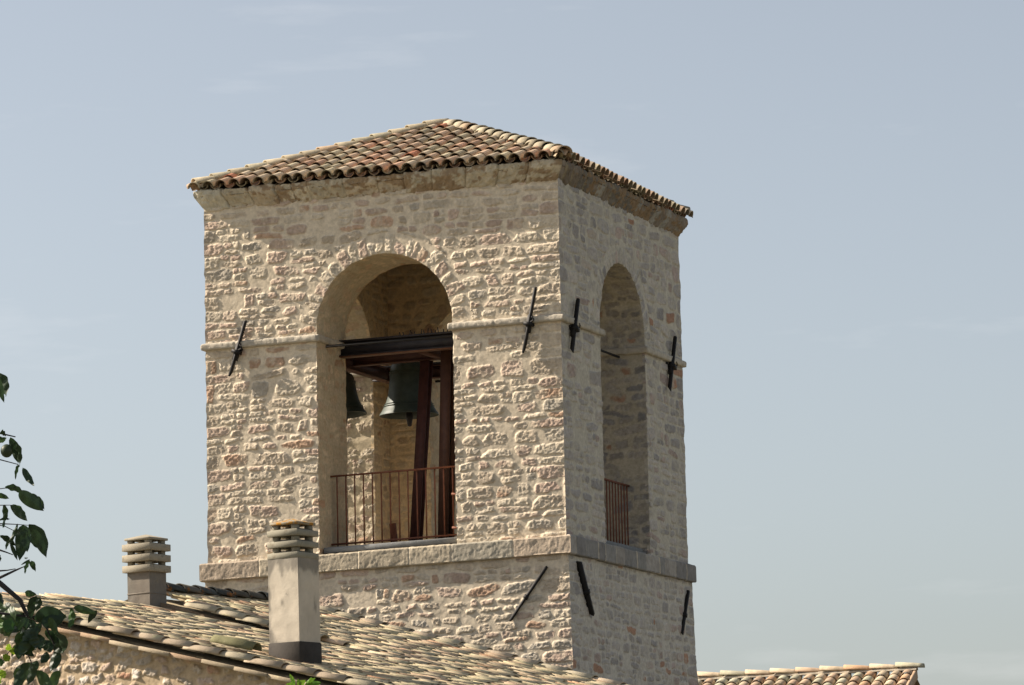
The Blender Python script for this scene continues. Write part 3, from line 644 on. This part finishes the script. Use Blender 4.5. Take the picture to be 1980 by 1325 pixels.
# ------------------------------------------------------------------ house in front, with old tiled roof
fh = np.array((math.sin(YAW), math.cos(YAW), 0)); rh = np.array((math.cos(YAW), -math.sin(YAW), 0)); tH = R_(32)
E1 = rh*math.cos(tH)-fh*math.sin(tH); E2 = rh*math.sin(tH)+fh*math.cos(tH); vv = ray(580, 1285); P0 = CAM+vv*(47.5/(vv@fh)); UPZ = np.array((0, 0, 1.0))
def HP(a, b_, z): return P0+E1*a+E2*b_+UPZ*z
def roofz(a, sec): return -.24*a if sec == 1 else -.28*a-.05
house = empty('house'); tag(house, 'old rubble stone house with a low lichened clay tile roof in front of the tower', 'house')
ARS = {1: -4.98, 2: -5.42}; AR = -4.98; AE = 4.2; BS = 3.95; GZ = -7.5-P0[2]
def roof_section(sec, b0, b1, seed, name):
    AR = ARS[sec]; tp = .24 if sec == 1 else .28; rng = np.random.default_rng(seed); mb = MB()
    ed = (E1-UPZ*tp)/math.hypot(1, tp); nr = np.cross(E2, ed)*-1; nr = nr if nr[2] > 0 else -nr
    Ln = (AE-AR)*math.hypot(1, tp); top = HP(AR, 0, roofz(AR, sec)-.075)
    tiled_plane(mb, top, ed, E2, nr, Ln, b0+.09, b1-.09, .182, .43, T_OLD, rng, rad=.100, r_up=.078, lift=.011, jit=.055, L=.50, n=7, phase=.21, rise=.55, mouth_shade=.04, fill=.034, neck=.72, inside=(lambda s_, t_: not (t_ < BS+.5 and s_ < .75)) if sec == 2 else None)
    # bed under the tiles, then the slope behind the ridge
    th = .06
    for A0, A1, z0, z1 in ((AR, AE-.05, roofz(AR, sec), roofz(AE-.05, sec)), (AR, AR-4.5, roofz(AR, sec), roofz(AR, sec)-4.5*.3)):
        c = [HP(A0, b0+.02, z0-.085), HP(A1, b0+.02, z1-.085), HP(A1, b1-.02, z1-.085), HP(A0, b1-.02, z0-.085)]
        V = np.array(c+[p-UPZ*th for p in c]); mb.add(V, [np.array([(0, 1, 2, 3), (7, 6, 5, 4), (0, 4, 5, 1), (1, 5, 6, 2), (2, 6, 7, 3), (3, 7, 4, 0)])], (.22, .18, .12))
    return mb.build(name, M_OLD, house), ed, nr
rf1, ed1, nr1 = roof_section(1, -.92, BS-.06, 601, 'roof')
rf2, ed2, nr2 = roof_section(2, BS, 7.75, 602, 'roof')
# verge: a course of big cover tiles on flat slabs, along the near edge of each section
def verge(bv, sec, seed, parent, a1, slabs=True, rise=.0, a0=None):
    a0 = ARS[sec] if a0 is None else a0; rng = np.random.default_rng(seed); tp = .24 if sec == 1 else .28; ed = (E1-UPZ*tp)/math.hypot(1, tp); nr = np.cross(E2, ed)*-1; nr = nr if nr[2] > 0 else -nr
    mb = MB(); p = HP(a1, bv, roofz(a1, sec)+rise-.02); q = HP(a0, bv, roofz(a0, sec)+rise-.02)
    ridge_row(mb, p, q, nr, .115, rng, [((.44, .38, .27), 3), ((.44, .35, .25), 2)], L=.52, expo=.43, n=9, taper=.86, lift=.022, jit=.014, rise=.6)
    mb.build('verge_tiles', M_OLD, parent)
    if slabs:
        mb = MB(); a = a0
        while a < a1:
            l = rng.uniform(.40, .46); c = HP(a, bv-.055, roofz(a, sec)-.115+rng.normal(0, .004)); M_ = (np.stack([ed, E2, nr], 1), c)
            mb.box(0, l+.02, -.06+rng.normal(0, .012), .25, -.03, .016, pick(rng, [((.33, .27, .19), 3), ((.34, .24, .16), 2)]), M_, bev=.004)
            c = c-nr*.03+ed*.1
            a += l
        mb.build('verge_slabs', M_OLD, parent)
verge(-.93, 1, 611, rf1, AE)
verge(BS-.04, 2, 612, rf2, -2.4, slabs=False, a0=-4.55)
verge(7.78, 2, 613, rf2, AE)
m = MB(); rng = np.random.default_rng(7)
ridge_row(m, HP(-5.42, BS+.35, roofz(-5.42, 2)+.01), HP(-5.42, 7.8, roofz(-5.42, 2)+.01), UPZ, .125, rng, [((.085, .09, .085), 4), ((.12, .11, .09), 2)], L=.45, expo=.36)
m.build('ridge_tiles', M_MOSS, rf2)
m = MB(); ridge_row(m, HP(AR-.08, -.95, roofz(AR, 1)-.09), HP(AR-.08, BS-.1, roofz(AR, 1)-.09), UPZ, .12, rng, T_OLD, L=.45, expo=.36)
m.build('ridge_tiles', M_OLD, rf1)
# step wall between the two roof sections
m = MB()
V = []
for a in np.linspace(AR, -.3, 20): V += [HP(a, BS-.01, roofz(a, 1)-.1), HP(a, BS-.01, max(roofz(a, 2)-.07, roofz(a, 1)-.1))]
m.add(np.array(V), [np.array([(2*i, 2*i+2, 2*i+3, 2*i+1) for i in range(19)])], (.30, .22, .15)); m.build('step_wall', M_STONE, house)
# slipped green tile near the chimney
rng = np.random.default_rng(3); Vc, Fc = tile_geo(.62, .085, .10, n=8); V = Vc.copy(); V[:, 2] += .10
mA = at_d(423, 1233, 47.9); a_, b__ = (mA-P0)@E1, (mA-P0)@E2
a_, b__ = -.93, -.42
m = MB(); m.add(HP(a_, b__, roofz(a_, 1))+np.outer(V[:, 0], ed1)+np.outer(V[:, 1], E2)+np.outer(V[:, 2]-.02, nr1), Fc, (.17, .16, .085)); m.build('loose_tile', M_TILE, rf1)
# gable wall under the verge
def gable(mb):
    u0, u1, v0, v1 = -6.5, 2.2, -2.9, 1.0; st = .015; nx = int((u1-u0)/st)+1; ny = int((v1-v0)/st)+1
    U, V = np.meshgrid(np.linspace(u0, u1, nx), np.linspace(v0, v1, ny)); rng = np.random.default_rng(21)
    s = courses(rng, u0, u1, v0, v1, (.09, .19), (.11, .32), quoins=False, chaos=1.5)
    H, C = masonry(U, V, s, 23, PAL_H, 1.45, (.42, .325, .215), warp=1.7)
    topz = np.where(U < -5.0, 1.2-.135+.3*(U+5.0), -.24*U-.135); keepv = V < topz
    Vc = np.minimum(V, topz); k = keepv[:-1, :-1] | keepv[:-1, 1:]
    P = P0+U[..., None]*E1+(-.88-H)[..., None]*E2+Vc[..., None]*UPZ
    mb.add(P.reshape(-1, 3), gridfaces(ny, nx, k), C.reshape(-1, C.shape[-1]))
    # the rest of the walls, plain
    def quad(p, c=(.42, .36, .27)): mb.add(np.array(p), [np.array([(0, 1, 2, 3)])], c)
    quad([HP(AR-4, -.89, GZ), HP(AE-.2, -.89, GZ), HP(AE-.2, -.89, -2.9), HP(AR-4, -.89, -2.9)])
    quad([HP(2.2, -.89, -2.9), HP(AE-.2, -.89, -2.9), HP(AE-.2, -.89, roofz(AE-.2, 1)-.14), HP(2.2, -.89, roofz(2.2, 1)-.14)])
    quad([HP(AR-4, -.89, -2.9), HP(-6.5, -.89, -2.9), HP(-6.5, -.89, roofz(AR, 1)-.7), HP(AR-4, -.89, roofz(AR, 1)-1.35)])
    quad([HP(AE-.2, -.89, GZ), HP(AE-.2, 7.6, GZ), HP(AE-.2, 7.6, roofz(AE, 2)-.1), HP(AE-.2, -.89, roofz(AE, 1)-.12)])
    quad([HP(AE-.2, 7.6, GZ), HP(AR-4, 7.6, GZ), HP(AR-4, 7.6, roofz(AR, 2)-1.4), HP(AE-.2, 7.6, roofz(AE, 2)-.1)])
    quad([HP(AR, 7.6, roofz(AR, 2)-.1), HP(AE-.2, 7.6, roofz(AE, 2)-.2), HP(AR-4, 7.6, roofz(AR, 2)-1.4), HP(AR, 7.6, roofz(AR, 2)-.12)])
    quad([HP(AR-4, -.89, GZ), HP(AR-4, 7.6, GZ), HP(AR-4, 7.6, roofz(AR, 2)-1.4), HP(AR-4, -.89, roofz(AR, 1)-1.35)])
m = MB(); gable(m); m.build('wall', M_STONE, house)

# chimneys (axes E1, E2; near corner at its right front)
def chimney(corner, w_, sw, hb, zb, flash, slab_h, gap_h, body_c, cap_c, mbody, top_mat, label, joint=None, topw=.9):
    ch = empty('chimney', (0, 0, 0), house); ch['label'] = label
    M_ = (np.stack([E1, E2, UPZ], 1), corner+E1*(-w_/2)+E2*(w_/2)); h = w_/2
    m = MB(); n = 26; 
    # body as four gridded, slightly uneven faces
    for sx, sy, ax in ((0, -1, 0), (1, 0, 1), (0, 1, 0), (-1, 0, 1)):
        S, Z = np.meshgrid(np.linspace(-h, h, n), np.linspace(-zb, hb, 70)); H = .004*fbm(S*9, Z*9, 3, int(10+sx+sy*3))*np.clip((h-np.abs(S))/.02, 0, 1)
        sg = 1 if (sy == -1 or sx == 1) else -1
        X = S*sg if sy else np.full(S.shape, sx*h)+sx*H; Y = S*sg if sx else np.full(S.shape, sy*h)+sy*H
        if sy: Y = sy*(h+H)
        P = np.stack([X, Y, Z], -1).reshape(-1, 3)@M_[0].T+M_[1]
        C = np.array(body_c)*(1+.10*fbm(S*5+sx*3, Z*5+sy, 4, 88)[..., None])
        q = (sm(fbm(S*8+9*sx, Z*4+sy*5, 4, 91)+.5*sm(Z, hb-.35, hb)-.08+.6*sm(-S*sg, h*.45, h)*(sy != 0), .2, .6))[..., None]*.85; C = C*(1-q)+np.array((.20, .18, .15))*q
        m.add(P, gridfaces(*S.shape), C.reshape(-1, C.shape[-1]))
    m.build('body', mbody, ch)
    if joint: MB().box(-h-.006, h+.006, -h-.006, h+.006, joint-.008, joint+.008, body_c, M_, bev=.003).build('joint', mbody, ch)
    if flash: MB().box(-h-.012, h+.012, -h-.012, h+.012, -zb, flash, (.05, .043, .036), M_, bev=.008).build('flashing', M_LEAD, ch)
    z = hb; s2 = sw/2
    for k in range(3):
        m = MB(); m.box(-s2, s2, -s2, s2, z, z+slab_h, cap_c, M_, bev=.002)
        zt = z+slab_h; i_ = s2*.62; V = np.array([(-s2+.01, -s2+.01, zt-.003), (s2-.01, -s2+.01, zt-.003), (s2-.01, s2-.01, zt-.003), (-s2+.01, s2-.01, zt-.003), (-i_, -i_, zt+gap_h*.4), (i_, -i_, zt+gap_h*.4), (i_, i_, zt+gap_h*.4), (-i_, i_, zt+gap_h*.4)])@M_[0].T+M_[1]
        m.add(V, [np.array([(0, 1, 5, 4), (1, 2, 6, 5), (2, 3, 7, 6), (3, 0, 4, 7)])], cap_c)
        for sx in (-1, 0, 1):
            for sy in (-1, 0, 1):
                if sx or sy:
                    if sx and sy: m.box(sx*i_-.035, sx*i_+.035, sy*i_-.035, sy*i_+.035, zt+.002, zt+gap_h+.004, tuple(c*.9 for c in cap_c), M_)
        m.build('cap_slab', M_CONC, ch); z += slab_h+gap_h
    s3 = s2*topw; m = MB(); m.box(-s3, s3, -s3, s3, z, z+.03, cap_c, M_, bev=.004)
    V = np.array([(-s3+.006, -s3+.006, z+.029), (s3-.006, -s3+.006, z+.029), (s3-.006, s3-.006, z+.029), (-s3+.006, s3-.006, z+.029), (0, 0, z+.085)])@M_[0].T+M_[1]
    m.add(V, [np.array([(0, 1, 4), (1, 2, 4), (2, 3, 4), (3, 0, 4)])], cap_c); m.build('cap_top', top_mat, ch)
c2 = HP(0, 0, 0)-UPZ*.03
chimney(c2, .425, .432, 1.275, .25, .30, .066, .066, (.51, .45, .36), (.26, .24, .185), M_PLAST, M_LICHEN, 'tall pale rendered chimney with orange lichen on its stacked concrete cap')
vv = ray(290, 1175); nn = np.cross(E1-UPZ*.24, E2); c1 = CAM+vv*(((P0-CAM)@nn)/(vv@nn))
chimney(c1, .36, .455, .475, .25, 0, .088, .052, (.20, .175, .145), (.31, .275, .21), M_CONC, M_CONC, 'short grey concrete chimney with stacked slab cap near the ridge', joint=.195)

# ------------------------------------------------------------------ neighbour's roof on the right, behind the tower
nb = empty('neighbour_house'); tag(nb, 'low house with sunlit orange and tan clay tile roof behind the tower on the right', 'house')
tN = R_(15); N1 = rh*math.cos(tN)-fh*math.sin(tN); ND = -(rh*math.sin(tN)+fh*math.cos(tN)); pr = at_d(1771, 1292, 72.0)
tpn = .34; edn = (ND-UPZ*tpn)/math.hypot(1, tpn); nrn = np.array((0, 0, 1.0))+ND*tpn; nrn /= np.linalg.norm(nrn)
rng = np.random.default_rng(71); m = MB(); Lr = 7.0
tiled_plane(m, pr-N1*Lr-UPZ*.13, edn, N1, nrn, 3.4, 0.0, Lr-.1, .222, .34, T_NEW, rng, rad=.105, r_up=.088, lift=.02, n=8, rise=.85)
edb = (-ND-UPZ*tpn)/math.hypot(1, tpn); nrb = UPZ-ND*tpn; nrb /= np.linalg.norm(nrb)
c = [pr-UPZ*.15-N1*Lr, pr-UPZ*.15]; V = np.array([c[0], c[1], c[1]+edn*3.35, c[0]+edn*3.35, c[0]+edb*3.3, c[1]+edb*3.3])
m.add(V, [np.array([(3, 2, 1, 0), (0, 1, 5, 4)])], (.25, .18, .12))
rn = m.build('roof', M_TILE, nb)
m = MB(); ridge_row(m, pr-N1*Lr+UPZ*.0, pr+N1*.02+UPZ*.0, UPZ, .105, rng, T_NEW, L=.5, expo=.44, mortar=(.50, .43, .33)); m.build('ridge_tiles', M_TILE, rn)
m = MB()
e = pr-N1*.12-UPZ*.17; f_ = pr-N1*Lr-UPZ*.17
for base_, d_ in ((e, 0), (f_, 1)):
    V = np.array([base_, base_+edn*3.2, base_+edn*3.2-UPZ*4.5, base_+edb*3.2-UPZ*4.5, base_+edb*3.2]); m.add(V, [np.array([[0, 1, 2, 3, 4]])], (.46, .40, .31))
V = np.array([e+edn*3.2, f_+edn*3.2, f_+edn*3.2-UPZ*4.5, e+edn*3.2-UPZ*4.5]); m.add(V, [np.array([[0, 1, 2, 3]])], (.46, .40, .31))
V = np.array([e+edb*3.2, f_+edb*3.2, f_+edb*3.2-UPZ*4.5, e+edb*3.2-UPZ*4.5]); m.add(V, [np.array([[0, 1, 2, 3]])], (.46, .40, .31)); m.build('wall', M_STONE, nb)
m = MB(); m.beam(pr+N1*.0-UPZ*.1, pr+edn*3.3-UPZ*.1, .05, .16, (.42, .30, .20)); m.build('verge_tiles', M_TILE, rn)

# ------------------------------------------------------------------ tree at the left edge
DT = 20.0
tree = empty('tree'); tag(tree, 'leafy branch ends of a dark green tree reaching in at the left edge', 'tree')
rng = np.random.default_rng(9)
def leaf(mb, p, q, wpx, curl=.25, col=(.05, .085, .03), roll=None, depth=None):
    """leaf from stalk p to tip q (pixels), width in pixels, at about DT metres"""
    d = DT+(rng.uniform(-.25, .25) if depth is None else depth); a = at_d(*p, d); b_ = at_d(*q, d+rng.uniform(-.05, .05)); ax = b_-a; Ln = np.linalg.norm(ax); ax /= Ln
    view = (a-CAM)/np.linalg.norm(a-CAM); s_ = np.cross(ax, view); s_ /= np.linalg.norm(s_); nrm = np.cross(s_, ax)
    ro = rng.normal(0, .5) if roll is None else roll; s2 = s_*math.cos(ro)+nrm*math.sin(ro); n2 = np.cross(s2, ax)
    hw = wpx/FPX*d/2/max(.45, math.cos(ro)); nu, nv = 12, 7; V = []
    for i in range(nu):
        t = i/(nu-1); pw = hw*(math.sin(math.pi*min(1, t**.8))**.75 if 0 < t < 1 else .0)*(1-.15*(t > .85)); bend = curl*Ln*(t-t*t)*.9-curl*.25*Ln*t*t
        for j in range(nv):
            v = (j/(nv-1)*2-1); V.append(a+ax*Ln*t+s2*v*pw+n2*(bend+abs(v)*pw*.35+.004*math.sin(t*17+v*2)))
    C = np.array(col)*rng.uniform(.8, 1.25); V = np.array(V); mb.add(V, gridfaces(nu, nv), C)
LV = MB(); G = (.022, .045, .018); G2 = (.04, .075, .022); YG = (.26, .38, .03)
leaves = [((-8, 722), (14, 766), 26, G), ((-5, 728), (7, 778), 18, G), ((0, 838), (12, 842), 12, G), ((-4, 850), (12, 848), 16, G2), ((20, 846), (36, 896), 22, G), ((28, 852), (40, 900), 14, G),
 ((36, 898), (29, 926), 8, G), ((44, 904), (66, 941), 17, G), ((10, 942), (46, 952), 16, G), ((36, 950), (84, 988), 32, G), ((50, 958), (80, 980), 30, G), ((60, 962), (86, 984), 24, G), ((-8, 956), (18, 964), 13, G2),
 ((8, 976), (10, 1010), 14, G2), ((20, 977), (54, 1008), 20, G2), ((24, 976), (52, 1004), 14, G2), ((-2, 1006), (20, 1003), 7, G), ((8, 1006), (6, 1022), 7, G), ((34, 1013), (16, 1056), 10, G), ((45, 1014), (38, 1084), 34, G),
 ((50, 1016), (52, 1068), 26, G), ((56, 1014), (92, 1074), 34, G), ((62, 1022), (90, 1078), 24, G), ((54, 1034), (86, 1066), 14, G), ((0, 1036), (32, 1056), 14, G), ((20, 1050), (34, 1084), 10, G), ((16, 1046), (11, 1063), 7, G),
 ((58, 1082), (40, 1093), 5, G), ((58, 1084), (47, 1108), 9, G), ((60, 1085), (68, 1104), 14, G), ((47, 1079), (54, 1079), 4, G), ((-6, 1070), (2, 1086), 8, G),
 ((48, 1146), (70, 1150), 14, G2), ((70, 1152), (58, 1196), 20, G), ((76, 1155), (70, 1182), 14, G), ((142, 1174), (186, 1186), 16, G2), ((186, 1180), (170, 1204), 14, G), ((138, 1176), (134, 1218), 14, (.045, .10, .02)),
 ((66, 1195), (130, 1192), 38, G), ((80, 1206), (128, 1190), 28, G), ((50, 1210), (72, 1238), 26, G), ((62, 1198), (70, 1238), 16, G), ((46, 1212), (42, 1268), 26, G), ((36, 1222), (46, 1270), 22, G), ((50, 1216), (50, 1262), 16, G),
 ((100, 1218), (124, 1262), 24, G), ((108, 1232), (122, 1264), 34, G), ((112, 1240), (128, 1256), 26, G), ((104, 1216), (110, 1240), 18, G), ((86, 1248), (98, 1252), 8, G2), ((110, 1258), (98, 1300), 20, G), ((116, 1262), (104, 1296), 14, G),
 ((60, 1280), (34, 1330), 26, G), ((64, 1284), (54, 1325), 18, G), ((44, 1290), (28, 1335), 18, G), ((70, 1296), (100, 1345), 24, G2), ((115, 1296), (98, 1340), 20, G2), ((0, 1216), (18, 1232), 26, G2), ((14, 1204), (2, 1226), 30, (.05, .12, .02)), ((30, 1180), (2, 1196), 30, G2),
 ((44, 1186), (16, 1204), 34, G2), ((52, 1194), (30, 1216), 30, G), ((6, 1186), (-6, 1222), 24, G2), ((20, 1168), (-4, 1182), 18, G), ((0, 1146), (6, 1172), 12, G), ((24, 1196), (12, 1224), 26, (.04, .10, .02)), ((40, 1200), (56, 1216), 30, G), ((54, 1218), (60, 1240), 18, YG),
 ((22, 1256), (12, 1248), 14, YG), ((22, 1254), (30, 1266), 13, YG), ((8, 1278), (20, 1268), 18, YG), ((4, 1288), (-6, 1272), 12, (.05, .11, .02)), ((6, 1296), (8, 1312), 15, YG), ((-6, 1300), (2, 1320), 14, YG)]
for (p, q, wp, cc) in leaves: leaf(LV, p, q, wp*(.8 if p[1] < 1130 else .95), col=cc)
for i in range(24):
    x = rng.uniform(32, 105); y = rng.uniform(1170, 1235)+(.2*x if i % 3 else 60); a = rng.uniform(.6, 2.4); l = rng.uniform(24, 40); leaf(LV, (x, y), (x+l*math.cos(a), y+l*math.sin(a)), rng.uniform(13, 22), col=G if i % 4 else G2)
for i in range(260):      # the rest of the crown, outside the frame
    x = -rng.uniform(30, 900); y = rng.uniform(650, 1500); a = rng.uniform(0, 6.28); leaf(LV, (x, y), (x+50*math.cos(a), y+30+40*math.sin(a)), rng.uniform(18, 32), col=G2, depth=rng.uniform(-1, 1.5))
LV.build('leaves', M_LEAF, tree, smooth=True)
m = MB()
def twig(pts, r0, r1, d=DT): m.tube([at_d(x, y, d) for x, y in pts], np.linspace(r0, r1, len(pts)), n=6)
twig([(-220, 1000), (-90, 1060), (0, 1128), (38, 1160), (52, 1188), (66, 1194), (100, 1192)], .018, .006)
twig([(-120, 1160), (0, 1117), (30, 1103), (46, 1096)], .010, .0025)
twig([(-80, 1100), (0, 1104), (14, 1103), (30, 1100)], .006, .002); twig([(-60, 1060), (0, 1064), (12, 1068), (25, 1073)], .006, .0025)
twig([(-70, 1010), (5, 1013), (30, 1014), (56, 1016)], .004, .0015); twig([(-50, 880), (0, 889), (34, 898), (38, 903)], .004, .0015); twig([(-20, 1012), (10, 1018), (38, 1032)], .003, .0015)
twig([(-50, 952), (10, 944), (30, 944)], .003, .0015); twig([(-50, 978), (10, 977), (24, 977)], .003, .0015); twig([(66, 1190), (90, 1215), (104, 1245), (104, 1262)], .006, .002); twig([(66, 1192), (96, 1186), (120, 1178), (150, 1176)], .005, .002)
twig([(0, 1288), (12, 1268), (22, 1254)], .003, .002); twig([(52, 1190), (40, 1230), (60, 1280), (64, 1300)], .005, .002); twig([(-300, 1100), (-100, 1200), (0, 1186), (50, 1192)], .012, .005); twig([(-200, 760), (-60, 790), (0, 838), (30, 845)], .008, .003)
m.build('branch', M_BARK, tree)
tb = at_d(-900, 1500, DT+.6); t2 = at_d(-220, 1000, DT)
m = MB(); m.tube([(tb[0], tb[1], -7.3), (tb[0]+.05, tb[1], -5.5), tb*.5+t2*.5+np.array((-.2, 0, -.3)), t2], [.16, .12, .07, .032], n=9); m.tube([(tb[0]+.05, tb[1], -5.5), tb+np.array((.2, .3, 1.5)), at_d(-500, 500, DT+.5)], [.1, .06, .02], n=8); m.build('trunk', M_BARK, tree)
m = MB()
def fruit(x, y, rpx):
    c = at_d(x, y, DT-.1); r = rpx/FPX*DT; t = np.linspace(0, math.pi, 9); m.lathe([(math.sin(a)*r, -math.cos(a)*r*1.1) for a in t], c, (.04, .06, .025), 14)
fruit(13, 872, 12)
m.build('fruit', M_LEAF, tree, smooth=True)

# ------------------------------------------------------------------ shoot of fresh leaves by the house wall
pl = empty('climbing_plant'); tag(pl, 'bright green leafy shoot reaching up before the house wall, below the pale chimney', 'plant')
m = MB(); DTs = DT; DT = 44.5
for (p, q, wp, cc) in [((570, 1324), (560, 1303), 7, (.16, .30, .03)), ((572, 1330), (553, 1322), 10, (.14, .27, .03)), ((580, 1332), (590, 1314), 12, (.17, .30, .03)), ((590, 1330), (603, 1310), 9, (.16, .3, .03)), ((592, 1326), (621, 1320), 13, (.10, .22, .02)), ((595, 1334), (612, 1326), 14, (.12, .25, .02)), ((574, 1338), (566, 1322), 12, (.17, .31, .03)), ((580, 1332), (576, 1313), 8, (.17, .31, .03)), ((600, 1322), (609, 1310), 7, (.14, .28, .03))]: leaf(m, p, q, wp*1.1, col=cc, depth=0)
for i in range(120):
    x = 585+rng.normal(0, 22); y = 1335+rng.uniform(0, 900); a = rng.uniform(0, 6.28); leaf(m, (x, y), (x+14*math.cos(a), y+14*math.sin(a)), 11, col=(.10, .2, .03), depth=rng.uniform(-.3, .3))
m.build('leaves', M_LEAF, pl, smooth=True)
m = MB(); q = at_d(585, 1328, DT); m.tube([(q[0], q[1], -7.3), (q[0]+.05, q[1], -6), (q[0]-.04, q[1], -4.5), q], [.03, .025, .018, .006]); m.build('stem', M_BARK, pl); DT = DTs

# ------------------------------------------------------------------ ground
g = build('ground', np.array([(-3000, -3000, -7.45), (3000, -3000, -7.45), (3000, 3000, -7.45), (-3000, 3000, -7.45)]), [np.array([[0, 1, 2, 3]])], M_GROUND); tag(g, kind='structure')
